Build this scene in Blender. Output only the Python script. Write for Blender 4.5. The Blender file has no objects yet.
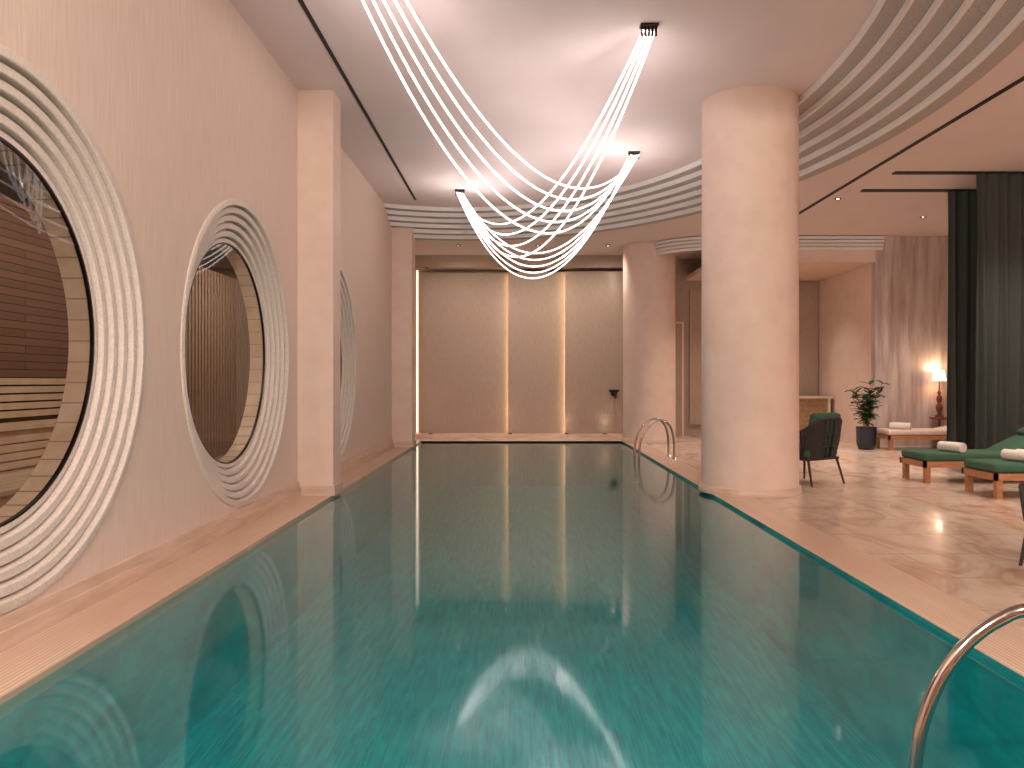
import bpy, bmesh, math, random
from mathutils import Vector, Matrix
random.seed(7)
S=bpy.context.scene
S.view_settings.view_transform='Standard'
S.view_settings.look='None'
S.view_settings.exposure=1.0

# ------------------------------------------------------------ materials
def srgb(r,g,b):
    def c(u):
        u/=255.0
        return u/12.92 if u<=0.04045 else ((u+0.055)/1.055)**2.4
    return (c(r),c(g),c(b),1)
def newmat(name):
    m=bpy.data.materials.new(name); m.use_nodes=True
    nt=m.node_tree; b=nt.nodes['Principled BSDF']
    return m,nt,b
def mat(name,col,rough=0.6,metal=0.0,c2=None,scale=(1,1,1),nscale=6,bump=0.0,bscale=None,spec=0.5,detail=5,contrast=(0.35,0.65),coat=0):
    m,nt,b=newmat(name)
    b.inputs['Base Color'].default_value=col
    b.inputs['Roughness'].default_value=rough
    b.inputs['Metallic'].default_value=metal
    b.inputs['Specular IOR Level'].default_value=spec
    b.inputs['Coat Weight'].default_value=coat
    b.inputs['Coat Roughness'].default_value=0.03
    tc=nt.nodes.new('ShaderNodeTexCoord'); mp=nt.nodes.new('ShaderNodeMapping')
    mp.inputs['Scale'].default_value=scale
    nt.links.new(tc.outputs['Object'],mp.inputs['Vector'])
    n=nt.nodes.new('ShaderNodeTexNoise'); n.inputs['Scale'].default_value=nscale; n.inputs['Detail'].default_value=detail
    n.inputs['Roughness'].default_value=0.6
    nt.links.new(mp.outputs[0],n.inputs['Vector'])
    if c2:
        r=nt.nodes.new('ShaderNodeValToRGB')
        r.color_ramp.elements[0].position=contrast[0]; r.color_ramp.elements[1].position=contrast[1]
        r.color_ramp.elements[0].color=col; r.color_ramp.elements[1].color=c2
        nt.links.new(n.outputs['Fac'],r.inputs['Fac']); nt.links.new(r.outputs['Color'],b.inputs['Base Color'])
    if bump:
        bp=nt.nodes.new('ShaderNodeBump'); bp.inputs['Strength'].default_value=bump; bp.inputs['Distance'].default_value=0.01
        if bscale:
            n2=nt.nodes.new('ShaderNodeTexNoise'); n2.inputs['Scale'].default_value=bscale; n2.inputs['Detail'].default_value=3
            nt.links.new(tc.outputs['Object'],n2.inputs['Vector']); nt.links.new(n2.outputs['Fac'],bp.inputs['Height'])
        else: nt.links.new(n.outputs['Fac'],bp.inputs['Height'])
        nt.links.new(bp.outputs['Normal'],b.inputs['Normal'])
    return m
def emis(name,col,st):
    m,nt,b=newmat(name)
    b.inputs['Base Color'].default_value=col
    b.inputs['Emission Color'].default_value=col
    b.inputs['Emission Strength'].default_value=st
    return m
def brickmat(name,c1,c2,mortar,bw,bh,rot=(0,0,0),rough=0.4,msize=0.004,c3=None,off=0.5,coat=0,nstretch=(1,1,1),cr=(0.4,0.68),dist=0.6):
    m,nt,b=newmat(name)
    b.inputs['Roughness'].default_value=rough
    b.inputs['Coat Weight'].default_value=coat
    b.inputs['Coat Roughness'].default_value=0.08
    tc=nt.nodes.new('ShaderNodeTexCoord'); mp=nt.nodes.new('ShaderNodeMapping')
    mp.inputs['Rotation'].default_value=rot
    nt.links.new(tc.outputs['Object'],mp.inputs['Vector'])
    br=nt.nodes.new('ShaderNodeTexBrick'); br.inputs['Scale'].default_value=1
    br.inputs['Color1'].default_value=c1; br.inputs['Color2'].default_value=c2; br.inputs['Mortar'].default_value=mortar
    br.inputs['Brick Width'].default_value=bw; br.inputs['Row Height'].default_value=bh; br.inputs['Mortar Size'].default_value=msize
    br.offset=off
    nt.links.new(mp.outputs[0],br.inputs['Vector'])
    out=br.outputs['Color']
    if c3:
        mp2=nt.nodes.new('ShaderNodeMapping'); mp2.inputs['Scale'].default_value=nstretch
        nt.links.new(tc.outputs['Object'],mp2.inputs['Vector'])
        n=nt.nodes.new('ShaderNodeTexNoise'); n.inputs['Scale'].default_value=1.0; n.inputs['Detail'].default_value=6; n.inputs['Roughness'].default_value=0.65
        n.inputs['Distortion'].default_value=dist
        nt.links.new(mp2.outputs[0],n.inputs['Vector'])
        r=nt.nodes.new('ShaderNodeValToRGB'); r.color_ramp.elements[0].position=cr[0]; r.color_ramp.elements[1].position=cr[1]
        nt.links.new(n.outputs['Fac'],r.inputs['Fac'])
        mx=nt.nodes.new('ShaderNodeMix'); mx.data_type='RGBA'
        nt.links.new(r.outputs['Color'],mx.inputs['Factor'])
        nt.links.new(out,mx.inputs['A']); mx.inputs['B'].default_value=c3
        out=mx.outputs['Result']
    nt.links.new(out,b.inputs['Base Color'])
    return m

M_wall=mat('plaster_pink',srgb(224,198,183),0.75,c2=srgb(233,211,197),scale=(1,22,1.2),nscale=2.2,bump=0.2,detail=8)
M_plaster=mat('plaster_column',srgb(226,198,182),0.7,c2=srgb(234,209,194),nscale=2.5,bump=0.12,bscale=18)
M_ceil=mat('ceiling_paint',srgb(226,209,206),0.8,c2=srgb(230,213,210),nscale=1)
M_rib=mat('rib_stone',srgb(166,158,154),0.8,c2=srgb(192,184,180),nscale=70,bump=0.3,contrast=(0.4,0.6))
M_ribe=mat('rib_edge',srgb(240,234,230),0.7,c2=srgb(232,224,220),nscale=40)  # ceiling risers whiter than the treads: lit edges put into the colour
M_ribwall=mat('ring_stone',srgb(218,202,191),0.75,c2=srgb(230,217,207),nscale=50,bump=0.1,contrast=(0.38,0.62))
M_panel=mat('panel_taupe',srgb(164,141,124),0.7,c2=srgb(178,154,136),scale=(10,10,1),nscale=5,bump=0.2)
M_dark=mat('dark_slot',srgb(18,17,17),0.6)
M_bronze=mat('dark_bronze',srgb(52,42,36),0.35,metal=0.8)
M_steel=mat('stainless_steel',srgb(205,195,188),0.14,metal=1.0)
M_travs=brickmat('travertine_deck',srgb(226,200,180),srgb(216,188,166),srgb(160,128,106),1.6,0.8,rough=0.26,msize=0.005,c3=srgb(186,142,114),nstretch=(1.8,1.0,1),coat=0.3,cr=(0.44,0.68),dist=1.8)
M_coping=brickmat('coping_stone',srgb(226,198,174),srgb(218,186,160),srgb(160,122,98),0.028,8.0,rough=0.35,msize=0.0025,c3=srgb(206,168,146),nstretch=(3,0.8,1),coat=0.2,off=0.3)
M_base=mat('baseboard_travertine',srgb(206,176,154),0.35,c2=srgb(226,198,180),scale=(1,0.6,6),nscale=3,bump=0.1)
M_marble=mat('marble_wall',srgb(182,158,148),0.35,c2=srgb(218,199,189),scale=(3.2,1,0.35),nscale=2.2,detail=10,contrast=(0.36,0.62),bump=0.1)
M_tile=brickmat('pool_mosaic',srgb(2,122,128),srgb(8,148,150),srgb(3,102,110),0.6,0.03,rot=(0,0,math.radians(90)),rough=0.5,msize=0.0025,c3=srgb(26,180,178),nstretch=(22,2.2,6))
M_woodd=brickmat('sauna_slats',srgb(124,92,74),srgb(106,76,60),srgb(46,28,20),3.0,0.09,rot=(0,math.radians(90),math.radians(90)),rough=0.6,msize=0.006)
M_creamp=mat('cream_wood',srgb(226,208,186),0.5,c2=srgb(212,190,166),nscale=5)
M_wood=mat('teak_wood',srgb(160,108,72),0.45,c2=srgb(186,132,92),scale=(1,8,8),nscale=4)
M_redwood=mat('turned_mahogany',srgb(104,48,28),0.3,c2=srgb(130,66,40),nscale=8)
M_green=mat('green_fabric',srgb(50,84,62),0.85,c2=srgb(62,98,72),nscale=60,bump=0.2)
M_curt=mat('curtain_fabric',srgb(54,57,52),0.9,c2=srgb(68,71,65),nscale=50,scale=(1,1,4),bump=0.1)
M_towel=mat('white_towel',srgb(236,228,218),0.95,c2=srgb(220,208,196),nscale=60,bump=0.4)
M_pinkc=mat('blush_cushion',srgb(226,200,186),0.9,c2=srgb(214,186,172),nscale=40,bump=0.2)
M_rope=mat('dark_rope',srgb(38,34,34),0.7,c2=srgb(60,54,50),nscale=50,bump=0.3)
M_pot=mat('navy_pot',srgb(28,34,50),0.35,c2=srgb(36,44,62),nscale=6)
M_leaf=mat('leaf_green',srgb(26,60,34),0.4,c2=srgb(52,92,50),nscale=8)
M_soil=mat('soil',srgb(40,28,20),0.95,c2=srgb(60,44,32),nscale=30)
M_rattan=brickmat('rattan_weave',srgb(206,170,126),srgb(180,142,100),srgb(96,70,48),0.06,0.03,rot=(math.radians(90),0,0),rough=0.6,msize=0.006)
E_tube=emis('led_tube',(1,0.94,0.92,1),1.35)
E_warm=emis('led_warm',(1,0.74,0.42,1),3.2)
E_warm2=emis('led_warm_soft',(1,0.80,0.58,1),0.9)
E_spot=emis('spot_lens',(1,0.85,0.7,1),12)
E_shade=emis('lamp_shade_fabric',(1,0.80,0.62,1),1.3)

def surfmat(name,tint,f0,rough,diff=None,dfac=0.0,bump=0.0,gcol=(1,1,1,1),pwr=5):
    m=bpy.data.materials.new(name); m.use_nodes=True; nt=m.node_tree
    for n in list(nt.nodes): nt.nodes.remove(n)
    L=nt.links.new
    o=nt.nodes.new('ShaderNodeOutputMaterial'); mx=nt.nodes.new('ShaderNodeMixShader')
    tr=nt.nodes.new('ShaderNodeBsdfTransparent'); tr.inputs[0].default_value=tint
    gl=nt.nodes.new('ShaderNodeBsdfGlossy'); gl.inputs['Roughness'].default_value=rough; gl.inputs[0].default_value=gcol
    lw=nt.nodes.new('ShaderNodeLayerWeight'); lw.inputs['Blend'].default_value=0.5
    pw=nt.nodes.new('ShaderNodeMath'); pw.operation='POWER'; pw.inputs[1].default_value=pwr
    ma=nt.nodes.new('ShaderNodeMath'); ma.operation='MULTIPLY_ADD'; ma.inputs[1].default_value=1-f0; ma.inputs[2].default_value=f0
    L(lw.outputs['Facing'],pw.inputs[0]); L(pw.outputs[0],ma.inputs[0]); L(ma.outputs[0],mx.inputs[0])
    base=tr.outputs[0]
    if diff:
        df=nt.nodes.new('ShaderNodeBsdfDiffuse'); df.inputs[0].default_value=diff
        m2=nt.nodes.new('ShaderNodeMixShader'); m2.inputs[0].default_value=dfac
        L(tr.outputs[0],m2.inputs[1]); L(df.outputs[0],m2.inputs[2]); base=m2.outputs[0]
    L(base,mx.inputs[1]); L(gl.outputs[0],mx.inputs[2]); L(mx.outputs[0],o.inputs['Surface'])
    return m
M_water=surfmat('pool_water',(0.55,0.97,1.0,1),0.014,0.07,diff=srgb(2,128,132),dfac=0.28,gcol=(0.93,1,1,1),pwr=4.5)
M_glass=surfmat('window_glass',(0.74,0.68,0.64,1),0.02,0.02,pwr=6)

# ------------------------------------------------------------ mesh builder
class MB:
    def __init__(s): s.v=[];s.f=[];s.mi=[];s.sm=[];s.mats=[];s.T=Matrix.Identity(4)
    def m(s,mt):
        if mt not in s.mats: s.mats.append(mt)
        return s.mats.index(mt)
    def add(s,vs,fs,mt,smooth=False):
        b=len(s.v); s.v+= [tuple(s.T@Vector(p)) for p in vs]
        k=s.m(mt)
        for f in fs: s.f.append([b+i for i in f]); s.mi.append(k); s.sm.append(smooth)
    def box(s,x0,x1,y0,y1,z0,z1,mt):
        vs=[(x0,y0,z0),(x1,y0,z0),(x1,y1,z0),(x0,y1,z0),(x0,y0,z1),(x1,y0,z1),(x1,y1,z1),(x0,y1,z1)]
        s.add(vs,[(0,3,2,1),(4,5,6,7),(0,1,5,4),(1,2,6,5),(2,3,7,6),(3,0,4,7)],mt)
    def rbox(s,c,d,r,mt,R=None,seg=3):
        bm=bmesh.new(); bmesh.ops.create_cube(bm,size=1)
        for v in bm.verts: v.co=Vector((v.co.x*d[0],v.co.y*d[1],v.co.z*d[2]))
        bmesh.ops.bevel(bm,geom=bm.edges[:],offset=r,segments=seg,affect='EDGES',profile=0.5)
        Mx=Matrix.Translation(c)@(R if R else Matrix.Identity(4))
        bm.verts.index_update()
        s.add([Mx@v.co for v in bm.verts],[[v.index for v in f.verts] for f in bm.faces],mt,True); bm.free()
    def lathe(s,prof,c,mt,seg=48,axis='Z',smooth=True,cap=False,flat=False):
        vs=[];fs=[];n=len(prof)
        for i in range(seg):
            a=2*math.pi*i/seg; ca,sa=math.cos(a),math.sin(a)
            for r,h in prof:
                if axis=='Z': p=(c[0]+r*ca,c[1]+r*sa,c[2]+h)
                elif axis=='X': p=(c[0]+h,c[1]+r*ca,c[2]+r*sa)
                else: p=(c[0]+r*ca,c[1]+h,c[2]+r*sa)
                vs.append(p)
        for i in range(seg):
            j=(i+1)%seg
            for k in range(n-1):
                fs.append((i*n+k,j*n+k,j*n+k+1,i*n+k+1))
        if cap:
            fs.append([i*n for i in range(seg)][::-1]); fs.append([i*n+n-1 for i in range(seg)])
        s.add(vs,fs,mt,smooth)
    def tube(s,pts,r,mt,seg=8,closed=False):
        pts=[Vector(p) for p in pts]; n=len(pts); vs=[];fs=[]
        up=None
        for i,p in enumerate(pts):
            if closed: t=(pts[(i+1)%n]-pts[i-1])
            else: t=pts[min(i+1,n-1)]-pts[max(i-1,0)]
            t.normalize()
            if up is None:
                up=Vector((0,0,1)) if abs(t.z)<0.9 else Vector((1,0,0))
            a=t.cross(up)
            if a.length<1e-4: a=t.cross(Vector((0,1,0)))
            a.normalize(); b=a.cross(t).normalized(); up=b
            rr=r[i] if isinstance(r,(list,tuple)) else r
            for k in range(seg):
                an=2*math.pi*k/seg; vs.append(p+a*rr*math.cos(an)+b*rr*math.sin(an))
        for i in range(n if closed else n-1):
            j=(i+1)%n
            for k in range(seg):
                l=(k+1)%seg; fs.append((i*seg+k,i*seg+l,j*seg+l,j*seg+k))
        if not closed:
            fs.append(list(range(seg))[::-1]); fs.append([(n-1)*seg+k for k in range(seg)])
        s.add(vs,fs,mt,True)
    def finish(s,name,sharp=True,fix=True):
        me=bpy.data.meshes.new(name); me.from_pydata(s.v,[],s.f)
        for mt in s.mats: me.materials.append(mt)
        for i,p in enumerate(me.polygons): p.material_index=s.mi[i]; p.use_smooth=s.sm[i]
        bm=bmesh.new(); bm.from_mesh(me)
        if fix: bmesh.ops.recalc_face_normals(bm,faces=bm.faces[:])
        if sharp:
            for e in bm.edges:
                if len(e.link_faces)==2 and e.calc_face_angle(0)>math.radians(38): e.smooth=False
        bm.to_mesh(me); bm.free(); me.update()
        o=bpy.data.objects.new(name,me); S.collection.objects.link(o)
        if s.v:
            xs=[v.co.x for v in me.vertices]; ys=[v.co.y for v in me.vertices]; zs=[v.co.z for v in me.vertices]
            c=Vector(((min(xs)+max(xs))/2,(min(ys)+max(ys))/2,min(zs)))
            me.transform(Matrix.Translation(-c)); o.location=c
        return o

def simplebox(name,*a):
    b=MB(); b.box(*a); return b.finish(name)
def spline(P,n=12):
    P=[Vector(p) for p in P]; Q=[P[0]*2-P[1]]+P+[P[-1]*2-P[-2]]; out=[]
    for i in range(1,len(Q)-2):
        for k in range(n):
            t=k/n; a,b,c,d=Q[i-1],Q[i],Q[i+1],Q[i+2]
            out.append(0.5*((2*b)+(c-a)*t+(2*a-5*b+4*c-d)*t*t+(3*b-a-3*c+d)*t**3))
    out.append(P[-1]); return out
def hole_ring(c,ra,rb,rect,n=96):
    x0,x1,y0,y1=rect
    angs=[2*math.pi*i/n for i in range(n)]
    for X in (x0,x1):
        for Y in (y0,y1): angs.append(math.atan2(Y-c[1],X-c[0])%(2*math.pi))
    angs=sorted(set(round(a,6) for a in angs))
    I=[];O=[]
    for a in angs:
        dx,dy=math.cos(a),math.sin(a)
        t=1/math.sqrt((dx/ra)**2+(dy/rb)**2); I.append((c[0]+dx*t,c[1]+dy*t))
        ts=[]
        if dx>1e-9: ts.append((x1-c[0])/dx)
        if dx<-1e-9: ts.append((x0-c[0])/dx)
        if dy>1e-9: ts.append((y1-c[1])/dy)
        if dy<-1e-9: ts.append((y0-c[1])/dy)
        u=min(ts); O.append((c[0]+dx*u,c[1]+dy*u))
    return I,O

# ------------------------------------------------------------ dimensions
XW=-2.72; PL=-2.30; PR=2.39; PY0=0.8; PY1=18.55; YB=20.2; YN=-2.5; XR=10.5
ZC=4.96; ZL=4.50; ZWAT=-0.035

# ------------------------------------------------------------ left wall with round openings
CZ=1.67; RO=1.49; RI=1.085
circ=[4.27,7.86,11.70]
b=MB()
bounds=[YN,6.06,9.78,13.6]
for k,cy in enumerate(circ):
    I,O=hole_ring((cy,CZ),RO,RO,(bounds[k],bounds[k+1],0,ZC+0.02))
    n=len(I); vs=[(XW,p[0],p[1]) for p in I]+[(XW,p[0],p[1]) for p in O]
    b.add(vs,[(i,(i+1)%n,n+(i+1)%n,n+i) for i in range(n)],M_wall)
b.add([(XW,13.6,0),(XW,YB,0),(XW,YB,ZC+0.02),(XW,13.6,ZC+0.02)],[(0,1,2,3)],M_wall)
b.finish('wall_left',fix=False)
for k,cy in enumerate(circ):
    b=MB()
    N=5; w=(RO-RI-0.03)/N
    prof=[(RO+0.004,0.0),(RO+0.004,0.010),(RO-0.006,0.015)]
    x=0.015; r=RO-0.006
    for i in range(N):
        r2=r-w+0.03
        prof+= [(r2,x),(r2-0.006,x-0.006),(r2-0.006,x-0.07),(r2-0.024,x-0.07)]
        r=r2-0.024; x=x-0.032
        prof+=[(r,x-0.004),(r-0.004,x)]
        r-=0.004
    prof+=[(RI,x),(RI,-0.18)]
    b.lathe(prof,(XW,cy,CZ),M_ribwall,seg=128,axis='X')
    b.lathe([(RI,-0.145),(RI-0.014,-0.145),(RI-0.014,-0.17),(RI,-0.17)],(XW,cy,CZ),M_bronze,seg=96,axis='X')
    b.lathe([(RI,-0.17),(RI,-0.32),(RI+0.15,-0.32)],(XW,cy,CZ),M_creamp,seg=96,axis='X')
    for i in range(48):
        a=2*math.pi*i/48
        b.T=Matrix.Translation((XW,cy,CZ))@Matrix.Rotation(a,4,'X')
        b.box(-0.32,-0.175,-0.003,0.003,RI-0.004,RI+0.002,M_panel)
        b.T=Matrix.Identity(4)
    b.finish('round_window_surround' ,fix=False)
    g=MB(); g.lathe([(0.001,-0.155),(RI-0.012,-0.155)],(XW,cy,CZ),M_glass,seg=96,axis='X')
    g.finish('window_%d'%(k+1),fix=False)

# sauna room behind
sx0,sx1,sy0,sy1=-5.6,XW-0.32,1.0,17.0
b=MB()
b.box(sx0-0.1,sx0,sy0,10.8,0,3.4,M_woodd)
b.box(sx0-0.1,sx0,10.8,sy1,0,3.4,M_panel)
for i in range(44):
    yy=10.85+i*0.14; b.box(sx0,sx0+0.03,yy,yy+0.09,0,3.4,M_panel)
b.finish('wall_sauna_back')
simplebox('wall_sauna_end',sx0,sx1,sy1,sy1+0.1,0,3.4,M_panel)
simplebox('wall_sauna_near',sx0,sx1,sy0-0.1,sy0,0,3.4,M_woodd)
simplebox('ceiling_sauna',sx0,sx1+0.28,sy0,sy1,3.4,3.5,M_woodd)
simplebox('floor_sauna',sx0,sx1+0.28,sy0,sy1,-0.1,0,M_creamp)
b=MB()
for tier,(xa,xb,z) in enumerate([(-5.56,-5.0,0.95),(-5.0,-4.2,0.5)]):
    for i in range(6):
        w=(xb-xa)/6; b.box(xa+i*w+0.008,xa+(i+1)*w-0.008,4.6,10.4,z-0.04,z,M_creamp)
    for i in range(int(z/0.085)-1):
        b.box(xb-0.05,xb-0.02,4.6,10.4,0.02+i*0.085,0.02+i*0.085+0.07,M_creamp)
    b.box(xa,xb-0.06,4.65,10.35,0,z-0.05,M_creamp)
b.finish('sauna_bench')
b=MB()
for i in range(5): b.box(-5.57,-5.53,5.2,10.0,1.0+i*0.09,1.07+i*0.09,M_creamp)
for yy in (5.4,7.5,9.8): b.box(-5.59,-5.56,yy,yy+0.05,0.97,1.46,M_creamp)
b.finish('sauna_backrest')
b=MB(); b.lathe([(0.0,0),(0.13,0),(0.16,0.22),(0.145,0.22),(0.12,0.02),(0,0.02)],(-5.3,7.3,0.95),M_creamp,seg=24)
b.tube([(-5.3,7.15,1.16),(-5.3,7.17,1.3),(-5.3,7.3,1.36),(-5.3,7.43,1.3),(-5.3,7.45,1.16)],0.01,M_bronze)
b.finish('sauna_bucket')

# ------------------------------------------------------------ other walls
simplebox('wall_back',XW,XR,YB,YB+0.15,0,ZL,M_panel)
simplebox('wall_near',XW,XR,YN-0.15,YN,0,ZC,M_plaster)
simplebox('wall_right',XR,XR+0.15,YN,YB,0,ZL+0.5,M_plaster)
def pilaster(y0,y1,zt):
    b=MB(); b.box(XW,-2.285,y0,y1,0.12,zt,M_plaster)
    b.box(XW,-2.262,y0-0.025,y1+0.025,0,0.12,M_base); return b.finish('wall_pilaster')
pilaster(9.72,10.12,ZC-0.001)
pilaster(16.85,17.35,ZL+0.2)
def baseb(name,y0,y1):
    b=MB(); b.box(XW,XW+0.05,y0,y1,0,0.10,M_base); b.box(XW,XW+0.03,y0,y1,0.10,0.17,M_base); return b.finish(name)
baseb('baseboard_left',YN,9.69); baseb('baseboard_left.001',10.15,16.82); baseb('baseboard_left.002',17.38,YB)

# ------------------------------------------------------------ ceiling
EC=(-1.2,9.3); EA=4.72; EB=7.0
NS=6; WD=0.21; DZ=(ZC-ZL)/NS
def ell(k,n=192):
    return [(EC[0]+(EA+k)*math.cos(2*math.pi*i/n),EC[1]+(EB+k)*math.sin(2*math.pi*i/n)) for i in range(n)]
def clipleft(o):
    me=o.data; bm=bmesh.new(); bm.from_mesh(me)
    g=bm.verts[:]+bm.edges[:]+bm.faces[:]
    bmesh.ops.bisect_plane(bm,geom=g,plane_co=Vector((XW-0.01,0,0))-o.location,plane_no=Vector((1,0,0)),clear_inner=True)
    g=bm.verts[:]+bm.edges[:]+bm.faces[:]
    bmesh.ops.bisect_plane(bm,geom=g,plane_co=Vector((0,YN-0.01,0))-o.location,plane_no=Vector((0,1,0)),clear_inner=True)
    bm.to_mesh(me); bm.free()
b=MB(); P=ell(0); n=len(P)
b.add([(p[0],p[1],ZC) for p in P],[list(range(n))],M_ceil)
o=b.finish('ceiling',fix=False,sharp=False); clipleft(o)
b=MB()
for k in range(NS):
    A=ell(k*WD); zt=ZC-k*DZ
    B=ell(k*WD+0.03); D=ell((k+1)*WD)
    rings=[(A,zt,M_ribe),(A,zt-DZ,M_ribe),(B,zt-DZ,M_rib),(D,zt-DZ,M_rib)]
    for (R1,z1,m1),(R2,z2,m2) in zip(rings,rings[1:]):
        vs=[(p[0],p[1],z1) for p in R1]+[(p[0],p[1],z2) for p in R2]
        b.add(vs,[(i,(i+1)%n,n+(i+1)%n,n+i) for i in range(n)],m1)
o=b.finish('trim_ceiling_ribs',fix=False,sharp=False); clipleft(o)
I,O=hole_ring(EC,EA+NS*WD,EB+NS*WD,(-9,XR,-9,YB),n=192)
b=MB(); n=len(I)
b.add([(p[0],p[1],ZL) for p in I]+[(p[0],p[1],ZL) for p in O],[(i,(i+1)%n,n+(i+1)%n,n+i) for i in range(n)],M_ceil)
o=b.finish('ceiling_lower',fix=False,sharp=False); clipleft(o)
simplebox('trim_1',-2.07,-2.03,5.0,15.6,ZC-0.012,ZC+0.0,M_dark)
simplebox('trim_2',5.12,5.18,-1,15.2,ZL-0.012,ZL,M_dark)
simplebox('curtain_track',5.55,10.3,11.75,11.87,ZL-0.02,ZL,M_dark)
simplebox('curtain_track',5.55,10.3,12.85,12.97,ZL-0.02,ZL,M_dark)

# ------------------------------------------------------------ floor and pool
b=MB()
b.box(PR+0.42,XR,YN,YB,-0.1,0,M_travs)
b.box(XW,PR+0.42,YN,PY0,-0.1,0,M_travs)
b.box(XW,PR+0.42,PY1+0.3,YB,-0.1,0.0,M_travs)
b.finish('floor')
b=MB()
def cop(x0,x1,y0,y1): b.box(x0,x1,y0,y1,-0.1,0,M_coping)
cop(XW,PL,PY0,PY1+0.3); cop(PR,PR+0.42,PY0,PY1+0.3); cop(PL,PR,PY1,PY1+0.3)
b.finish('floor_pool_coping')
simplebox('baseboard_back',XW,3.3,19.5,YB,0,0.09,M_base)
b=MB()
zb=-1.05
b.add([(PL,PY0,zb),(PR,PY0,zb),(PR,PY1,zb),(PL,PY1,zb)],[(0,1,2,3)],M_tile)
b.add([(PL,PY0,zb),(PL,PY1,zb),(PL,PY1,-0.005),(PL,PY0,-0.005)],[(0,1,2,3)],M_tile)
b.add([(PR,PY0,zb),(PR,PY1,zb),(PR,PY1,-0.005),(PR,PY0,-0.005)],[(0,1,2,3)],M_tile)
b.add([(PL,PY1,zb),(PR,PY1,zb),(PR,PY1,-0.005),(PL,PY1,-0.005)],[(0,1,2,3)],M_tile)
b.add([(PL,PY0,zb),(PR,PY0,zb),(PR,PY0,-0.005),(PL,PY0,-0.005)],[(0,1,2,3)],M_tile)
b.finish('swimming_pool_basin',fix=False)
b=MB(); b.add([(PL,PY0,ZWAT),(PR,PY0,ZWAT),(PR,PY1,ZWAT),(PL,PY1,ZWAT)],[(0,1,2,3)],M_water)
b.finish('pool_water',fix=False)

# ------------------------------------------------------------ columns
def column(x,y,zt):
    b=MB(); b.lathe([(0.635,0),(0.635,0.07),(0.62,0.09),(0.60,0.09)],(x,y,0),M_base,seg=96)
    b.lathe([(0.60,0.085),(0.595,zt)],(x,y,0),M_plaster,seg=96); return b.finish('column')
column(2.93,10.15,ZC+0.0)
column(2.98,18.35,ZL)

# ------------------------------------------------------------ back wall: overlapping panels lit from behind their edges
b=MB()
b.box(-2.5,-0.15,20.0,20.04,0.09,4.12,M_panel)
b.box(-0.30,1.25,19.88,19.91,0.09,4.12,M_panel)
b.box(1.12,2.8,19.76,19.79,0.09,4.12,M_panel)
b.box(-2.3,2.6,20.05,YB,0.12,4.0,M_dark)
b.box(-0.1,1.1,19.93,20.04,0.12,4.0,M_dark)
b.box(1.3,2.7,19.80,20.04,0.12,4.0,M_dark)
b.finish('wall_panels_back')
b=MB()
b.box(-0.275,-0.262,19.925,19.985,0.1,4.1,E_warm)
b.box(1.145,1.158,19.805,19.865,0.1,4.1,E_warm)
b.finish('led_strip')
simplebox('led_strip',-2.62,-2.58,20.12,20.15,0.1,4.3,E_warm2)
simplebox('trim_back_header',XW,3.9,19.6,YB,4.2,ZL,M_panel)
def downlight(x,y,z,nm='downlight'):
    b=MB(); b.lathe([(0.055,0),(0.055,-0.015),(0.038,-0.015),(0.036,0.0)],(x,y,z),M_bronze,seg=24)
    b.lathe([(0.0005,-0.004),(0.036,-0.004)],(x,y,z),E_spot,seg=24); return b.finish(nm)
for x in (-2.3,-0.35,1.05,2.3): downlight(x,19.66,4.2)
def uplight(x):
    b=MB(); b.lathe([(0.05,0),(0.05,0.02),(0.035,0.02)],(x,19.62,0.09),M_bronze,seg=24)
    b.lathe([(0.0005,0.012),(0.036,0.012)],(x,19.62,0.09),E_spot,seg=24); b.finish('floor_uplight')
for x in (-2.2,-0.25,1.15,2.1): uplight(x)

# ------------------------------------------------------------ niche on the right, marble wall, header
YM=17.0; XM=7.6
b=MB(); b.box(XM,XR,YM,YM+0.2,0,ZL,M_marble)
for i in range(1,4):
    b.box(XM+i*0.75,XM+i*0.75+0.008,YM-0.002,YM,0,ZL,M_base)
b.finish('wall_marble')
simplebox('wall_niche_side',XM,XM+0.2,YM+0.2,YB,0,ZL,M_plaster)
b=MB(); b.box(4.2,XM,YM,YM+0.2,3.95,ZL,M_plaster)
for i in range(4): b.box(4.0,XM+0.15,YM-0.035-0.02*(3-i),YM,ZL-0.075*(i+1)-0.0,ZL-0.075*i-0.02,M_ribe)
for i in range(4):
    z1=ZL-0.075*i-0.02; z0=ZL-0.075*(i+1); r0=1.2; r1=1.2+0.035+0.02*(3-i)
    m=16; vs=[];fs=[]
    for k in range(m+1):
        a=math.pi/2*k/m+math.pi/2*2
        for r in (r0,r1):
            for z in (z0,z1): vs.append((4.2+ r*math.cos(a), YM+1.2+r*math.sin(a),z))
    for k in range(m):
        q=k*4; p=q+4
        fs+=[(q,q+2,p+2,p),(q+1,p+1,p+3,q+3),(q+2,q+3,p+3,p+2),(q,p,p+1,q+1)]
    b.add(vs,fs,M_ribe)
b.finish('trim_niche_header')
simplebox('ceiling_niche',4.2,XM,YM+0.2,YB,3.95,4.05,M_plaster)
b=MB()
for i in range(4): b.box(4.3+i*0.82,4.3+i*0.82+0.78,YB-0.06,YB,0.3,3.7,M_panel)
b.finish('wall_panels_niche')
b=MB(); b.box(3.45,4.15,YB-0.06,YB-0.01,0,2.9,M_plaster); b.box(3.5,4.1,YB-0.09,YB-0.05,0.02,2.85,M_panel)
b.tube([(3.6,YB-0.1,1.0),(3.6,YB-0.13,1.02),(3.6,YB-0.13,1.28),(3.6,YB-0.1,1.3)],0.012,M_bronze); b.finish('door_1')
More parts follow.
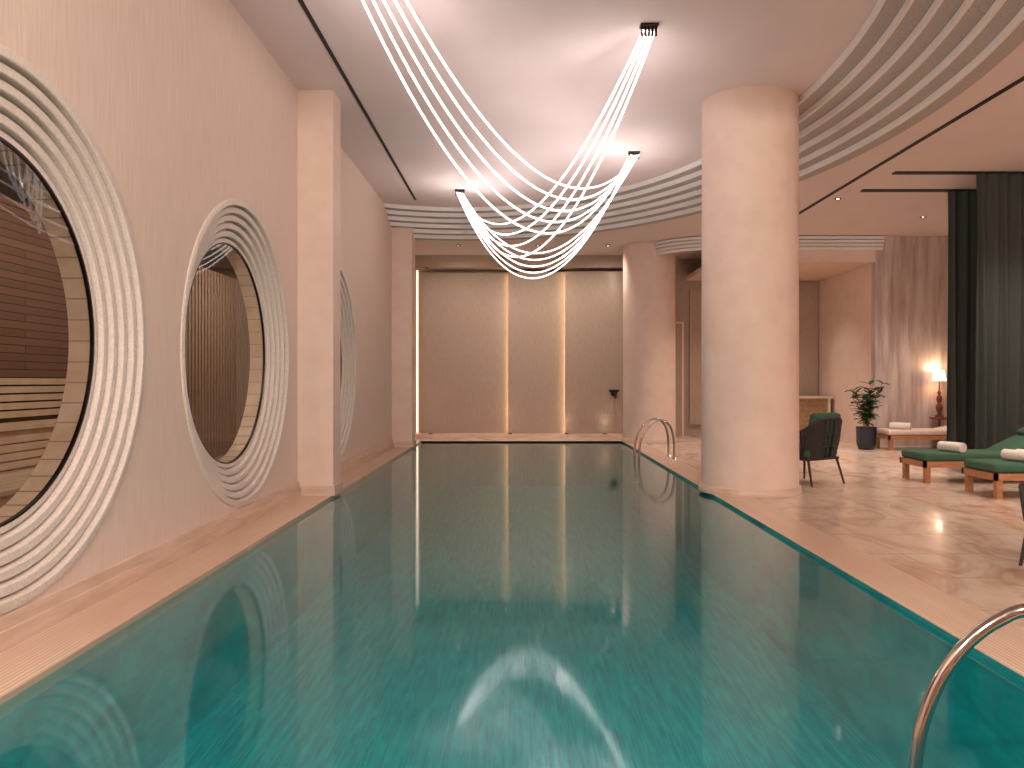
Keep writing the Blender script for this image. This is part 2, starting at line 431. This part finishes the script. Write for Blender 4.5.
b=MB(); b.box(5.6,7.5,19.2,19.75,0.06,0.98,M_rattan); b.box(5.55,7.55,19.15,19.8,0.98,1.03,M_creamp)
for x in (5.6,6.5,7.42): b.box(x,x+0.07,19.17,19.2,0.0,0.98,M_creamp)
b.box(5.65,7.45,19.3,19.7,0,0.06,M_dark)
b.finish('rattan_sideboard')
b=MB(); b.tube([(2.33,19.76,1.1),(2.33,19.7,1.12),(2.33,19.5,1.1),(2.33,19.4,1.0)],0.03,M_bronze,seg=10)
b.tube([(2.2,19.68,1.16),(2.45,19.68,1.16)],0.03,M_bronze,seg=10)
b.lathe([(0.001,0),(0.08,0),(0.08,-0.03),(0.001,-0.03)],(2.33,19.76,1.1),M_bronze,seg=24,axis='Y')
b.finish('wall_water_spout')

# ------------------------------------------------------------ chandelier
P1=Vector((-1.28,6.9,ZC)); P2=Vector((1.29,7.95,ZC)); P3=Vector((1.77,12.36,ZC)); P4=Vector((-1.12,14.8,ZC))
b=MB()
def strands(A,B,sags,spA,spB,shift=0.0):
    d=(B-A).normalized(); side=Vector((-d.y,d.x,0))
    for i,sg in enumerate(sags):
        u=i-(len(sags)-1)/2
        a=A+side*u*spA-Vector((0,0,0.06)); c=B+side*u*spB-Vector((0,0,0.06))
        pts=[]
        for k in range(49):
            t=k/48; p=a.lerp(c,t)
            p.z-=sg*4*t*(1-t); pts.append(p)
        b.tube(pts,0.012,E_tube,seg=8)
strands(P1,P3,[1.08,1.23,1.38,1.52,1.66],0.10,0.04)
strands(P2,P4,[1.68,1.51,1.33,1.16],0.04,0.04)
strands(P3,P4,[1.30,1.42,1.54,1.65,1.75],0.04,0.04)
for P in (P1,P2,P3,P4):
    b.box(P.x-0.09,P.x+0.09,P.y-0.05,P.y+0.05,ZC-0.02,ZC,M_bronze)
    for i in range(5):
        x=P.x-0.07+i*0.035
        b.tube([(x,P.y,ZC-0.01),(x,P.y,ZC-0.11)],0.012,M_bronze,seg=8)
b.finish('led_strand_chandelier',fix=True)

# ------------------------------------------------------------ pool ladders
def ladder(y1,y2,pts,r):
    b=MB()
    for y in (y1,y2):
        q=spline([(p[0],y,p[1]) for p in pts],10); b.tube(q,r,M_steel,seg=14)
        b.lathe([(r,0),(r*2.2,0),(r*2.2,0.012),(r,0.03)],(pts[-1][0],y,0.0),M_steel,seg=24)
    for z in (-0.35,-0.65,-0.95):
        b.box(pts[0][0]-0.04,pts[0][0]+0.04,min(y1,y2),max(y1,y2),z-0.015,z+0.015,M_steel)
    b.finish('pool_ladder')
ladder(14.2,14.75,[(2.12,-1.0),(2.12,-0.4),(2.13,0.15),(2.19,0.42),(2.32,0.62),(2.5,0.70),(2.66,0.62),(2.74,0.4),(2.76,0.0)],0.021)
ladder(2.5,1.9,[(1.23,-1.0),(1.23,-0.3),(1.24,0.16),(1.285,0.38),(1.375,0.54),(1.50,0.645),(1.66,0.685),(2.2,0.69),(2.5,0.64),(2.62,0.5),(2.65,0.25),(2.66,0.0)],0.021)

# ------------------------------------------------------------ sun loungers
def lounger(x,y0,y1,cush,L=2.0,h=0.30,back=True):
    b=MB(); w=y1-y0
    for xx in (x+0.03,x+L-0.12):
        for yy in (y0+0.02,y1-0.09): b.box(xx,xx+0.07,yy,yy+0.07,0,h,M_wood)
    b.box(x,x+L,y0,y0+0.04,h-0.08,h,M_wood); b.box(x,x+L,y1-0.04,y1,h-0.08,h,M_wood)
    b.box(x,x+0.04,y0,y1,h-0.08,h,M_wood); b.box(x+L-0.04,x+L,y0,y1,h-0.08,h,M_wood)
    n=int(1.25/0.09)
    for i in range(n): b.box(x+0.05+i*0.09,x+0.11+i*0.09,y0+0.03,y1-0.03,h-0.02,h+0.005,M_wood)
    yc=(y0+y1)/2
    b.rbox((x+0.62,yc,h+0.06),(1.22,w-0.02,0.11),0.035,cush)
    a=math.radians(-26 if back else -12); R=Matrix.Rotation(a,4,'Y')
    l=0.78; cx=x+1.23+math.cos(a)*l/2; cz=h+0.04-math.sin(a)*l/2
    b.rbox((cx,yc,cz+0.02),(l,w-0.02,0.11),0.035,cush,R)
    R2=Matrix.Translation((cx,yc,cz-0.055))@R
    b.T=R2; b.box(-l/2,l/2,-w/2+0.02,w/2-0.02,-0.015,0.01,M_wood); b.T=Matrix.Identity(4)
    b.rbox((cx+0.2,yc,cz+0.20),(0.3,w-0.12,0.1),0.045,cush,R)
    b.box(x+L-0.25,x+L-0.2,y0+0.1,y0+0.14,h-0.04,cz+0.02,M_wood)
    b.box(x+L-0.25,x+L-0.2,y1-0.14,y1-0.1,h-0.04,cz+0.02,M_wood)
    b.finish('sun_lounger')
lounger(5.50,10.82,11.52,M_green)
lounger(5.62,9.40,10.12,M_green)
lounger(7.40,15.95,16.65,M_pinkc,back=False)
def towel(x,y,z,ax=0.0):
    b=MB(); b.T=Matrix.Translation((x,y,z))@Matrix.Rotation(ax,4,'Z')
    prof=[(0.0005,-0.2),(0.05,-0.2),(0.068,-0.19),(0.07,0.0),(0.068,0.19),(0.05,0.2),(0.0005,0.2)]
    b.lathe(prof,(0,0,0.07),M_towel,seg=24,axis='Y')
    for e in (-0.202,0.202):
        sp=[(math.cos(t*0.6)*(0.008+t*0.0022),e,0.07+math.sin(t*0.6)*(0.008+t*0.0022)) for t in range(25)]
        b.tube(sp,0.003,M_pinkc,seg=5)
    b.finish('rolled_towel')
towel(6.0,11.05,0.415,0.3); towel(6.1,9.75,0.415,0.2); towel(6.26,9.75,0.415,0.2)
towel(7.75,16.2,0.415,0.9)

# ------------------------------------------------------------ armchairs
def armchair(x,y,rot,sc=1.0):
    b=MB(); b.T=Matrix.Translation((x,y,0))@Matrix.Rotation(rot,4,'Z')@Matrix.Scale(sc,4)
    def U(t,w,dp):
        a=math.pi*t
        c,s_=math.cos(a),math.sin(a)
        ex=0.55
        return (w*math.copysign(abs(c)**ex,c), dp*(s_**ex)-0.28)
    nt=34
    def zt(t): return 0.60+0.26*math.sin(math.pi*t)**1.6
    top=[(*U(t/nt,0.37,0.66),zt(t/nt)) for t in range(nt+1)]
    bot=[(*U(t/nt,0.32,0.58),0.34) for t in range(nt+1)]
    b.tube(top,0.019,M_rope); b.tube(bot,0.016,M_rope)
    for p,q in zip(top,bot):
        b.tube([q,((p[0]+q[0])/2*1.04,(p[1]+q[1])/2+0.01,(p[2]+q[2])/2),p],0.0165,M_rope,seg=6)
    for f in (0.3,0.6):
        b.tube([((p[0]*f+q[0]*(1-f))*1.03,p[1]*f+q[1]*(1-f)+0.01,p[2]*f+q[2]*(1-f)) for p,q in zip(top,bot)],0.009,M_rope,seg=6)
    b.rbox((0,-0.02,0.335),(0.62,0.58,0.035),0.012,M_rope)
    b.rbox((0,-0.04,0.415),(0.60,0.60,0.13),0.045,M_green)
    b.rbox((0,0.25,0.70),(0.52,0.13,0.46),0.055,M_green,Matrix.Rotation(math.radians(-12),4,'X'))
    for sx in (-1,1):
        b.tube([(sx*0.30,-0.27,0.34),(sx*0.34,-0.31,0.0)],[0.018,0.012],M_rope)
        b.tube([(sx*0.28,0.24,0.34),(sx*0.32,0.33,0.0)],[0.018,0.012],M_rope)
        b.tube([(sx*0.37,-0.28,0.60),(sx*0.30,-0.27,0.34)],0.017,M_rope)
    b.tube([(-0.30,-0.27,0.32),(0.30,-0.27,0.32)],0.014,M_rope)
    b.finish('rope_armchair')
armchair(3.95,10.95,math.radians(212),1.05)
armchair(4.16,5.75,math.radians(-80))

# ------------------------------------------------------------ plant
b=MB(); px,py=7.10,16.3
b.lathe([(0.001,0),(0.15,0),(0.19,0.12),(0.20,0.44),(0.21,0.46),(0.18,0.46),(0.175,0.40),(0.001,0.40)],(px,py,0),M_pot,seg=40)
b.lathe([(0.001,0.405),(0.176,0.405)],(px,py,0),M_soil,seg=24)
for s_ in range(9):
    a=s_*2.4; ln=random.uniform(0.5,0.95); lean=random.uniform(0.08,0.34)
    st=spline([(px+0.04*math.cos(a),py+0.04*math.sin(a),0.4),(px+lean*0.4*math.cos(a),py+lean*0.4*math.sin(a),0.4+ln*0.5),(px+lean*math.cos(a),py+lean*math.sin(a),0.4+ln)],6)
    b.tube(st,0.008,M_wood,seg=5)
    for k in range(3,len(st)):
        for q in range(2):
            p=st[k]; an=random.uniform(0,6.28); el=random.uniform(-0.1,0.9); Ls=random.uniform(0.15,0.23)
            T=Matrix.Translation(p)@Matrix.Rotation(an,4,'Z')@Matrix.Rotation(-el,4,'Y')
            vs=[];m=6
            for i in range(m+1):
                u=i/m; w=0.055*math.sin(math.pi*min(1,u*0.96+0.02))**0.8; z=-0.05*u*u
                vs+= [T@Vector((u*Ls,-w,z+0.012)),T@Vector((u*Ls,0,z)),T@Vector((u*Ls,w,z+0.012))]
            fs=[]
            for i in range(m):
                fs+=[(i*3,i*3+3,i*3+4,i*3+1),(i*3+1,i*3+4,i*3+5,i*3+2)]
            b.add(vs,fs,M_leaf,True)
b.finish('potted_rubber_plant',fix=False,sharp=False)

# ------------------------------------------------------------ side table + lamp
lx,ly=8.85,16.78
b=MB(); b.lathe([(0.001,0.60),(0.19,0.60),(0.20,0.62),(0.19,0.64),(0.001,0.64)],(lx,ly,0),M_redwood,seg=36)
b.lathe([(0.14,0),(0.14,0.02),(0.03,0.04),(0.025,0.60)],(lx,ly,0),M_redwood,seg=24); b.finish('side_table')
b=MB()
b.lathe([(0.001,0),(0.09,0),(0.09,0.03),(0.05,0.05),(0.035,0.10),(0.06,0.15),(0.07,0.20),(0.05,0.26),(0.03,0.29),(0.05,0.33),(0.06,0.38),(0.045,0.44),(0.025,0.48),(0.04,0.51),(0.03,0.54),(0.015,0.56),(0.012,0.80)],(lx,ly,0.64),M_redwood,seg=28)
b.lathe([(0.135,0.76),(0.10,0.99),(0.098,0.99),(0.133,0.76)],(lx,ly,0.64),E_shade,seg=36)
b.finish('table_lamp')

# ------------------------------------------------------------ curtains
def curtain(x0,x1,y,z1,per=0.17,amp=0.06):
    b=MB(); n=int((x1-x0)/per*14); vs=[];fs=[]
    rows=[0.015,0.8,1.8,2.8,3.8,z1-0.25,z1]
    for j,z in enumerate(rows):
        for i in range(n+1):
            x=x0+(x1-x0)*i/n; ph=2*math.pi*(x-x0)/per
            am=amp*(0.8+0.35*math.sin(x*3.1+j*0.3))*(0.8 if j==len(rows)-1 else 1)
            vs.append((x+0.02*math.sin(ph*0.5+j*0.4),y+am*math.sin(ph+0.25*math.sin(z*1.1+x)),z))
    for j in range(len(rows)-1):
        for i in range(n):
            a=j*(n+1)+i; fs.append((a,a+1,a+n+2,a+n+1))
    b.add(vs,fs,M_curt,True); b.finish('curtain',fix=False,sharp=False)
curtain(6.76,10.3,11.81,ZL-0.02)
curtain(6.93,10.3,12.91,ZL-0.02)

# ------------------------------------------------------------ lights
def spot(x,y,z,power,ang=110,col=(1,0.88,0.79),size=0.15,tgt=None,blend=0.9,nm='spot_or_fill_lamp'):
    l=bpy.data.lights.new('spot','SPOT'); l.energy=power; l.spot_size=math.radians(ang); l.spot_blend=blend; l.color=col; l.shadow_soft_size=size
    o=bpy.data.objects.new(nm,l); S.collection.objects.link(o); o.location=(x,y,z)
    d=Vector(tgt if tgt else (x,y,0))-Vector((x,y,z)); o.rotation_euler=d.to_track_quat('-Z','Y').to_euler(); return o
for x,y in [(6.2,3.5),(6.2,7.5),(7.0,10.4),(5.4,13.5),(7.6,15.0),(9.3,7),(4.6,16.0)]:
    downlight(x,y,ZL); spot(x,y,ZL-0.03,250,size=0.25)  # additional deck downlights, put in as extra light beside the chandelier
for x,y in [(-1.6,-0.8),(0.4,-0.8),(3.5,-0.8)]:
    downlight(x,y,ZL); spot(x,y,ZL-0.03,600,ang=150,tgt=(x*0.3,6,2.0),size=0.25)  # added fill light behind the camera, fixtures included, out of view
for x in (5.0,6.2): downlight(x,18.6,3.95); spot(x,18.6,3.92,80)
for x in (-1.4,0.4,2.0):
    downlight(x,18.1,ZL); spot(x,18.1,ZL-0.03,80,ang=120,tgt=(x,20,1.6))  # wall washers added to brighten the back panels
for x in (-0.35,1.05,2.3): spot(x,19.66,4.17,10,ang=70)
for x in (-2.2,-0.25,1.15,2.1): spot(x,19.62,0.13,3,ang=80,size=0.03,tgt=(x,19.72,2.0),col=(1,0.8,0.6))
# added upward spots, standing in for the strands' light on the ceiling
for A,B,sg in ((P1,P3,1.42),(P2,P4,1.44),(P3,P4,1.6)):
    for t in (0.1,0.37,0.63,0.9):
        p=A.lerp(B,t); z=min(p.z-0.06-sg*4*t*(1-t),ZC-0.9)
        spot(p.x,p.y,z,12,ang=170,col=(1,0.92,0.91),size=0.12,tgt=(p.x,p.y,z+3),blend=1.0,nm='added_uplight')
for y in (6.5,9,14):
    l=bpy.data.lights.new('sauna','POINT'); l.energy=32; l.color=(1,0.84,0.68); l.shadow_soft_size=0.15
    o=bpy.data.objects.new('sauna_lamp',l); S.collection.objects.link(o); o.location=(-4.0,y,3.1)
l=bpy.data.lights.new('bulb','POINT'); l.energy=4; l.color=(1,0.75,0.5); l.shadow_soft_size=0.05
o=bpy.data.objects.new('lamp_bulb',l); S.collection.objects.link(o); o.location=(lx,ly,0.64+1.0)
w=bpy.data.worlds.new('world'); S.world=w; w.use_nodes=True
w.node_tree.nodes['Background'].inputs[0].default_value=(0.9,0.75,0.68,1); w.node_tree.nodes['Background'].inputs[1].default_value=0.05

# ------------------------------------------------------------ camera
c=bpy.data.cameras.new('camera'); co=bpy.data.objects.new('camera',c); S.collection.objects.link(co)
c.sensor_width=36; c.lens=795/1024*36; c.shift_x=-8/1024; c.shift_y=-3/1024
co.location=(0,0,1.4); co.rotation_euler=(math.radians(90),0,0); c.clip_start=0.05
S.camera=co
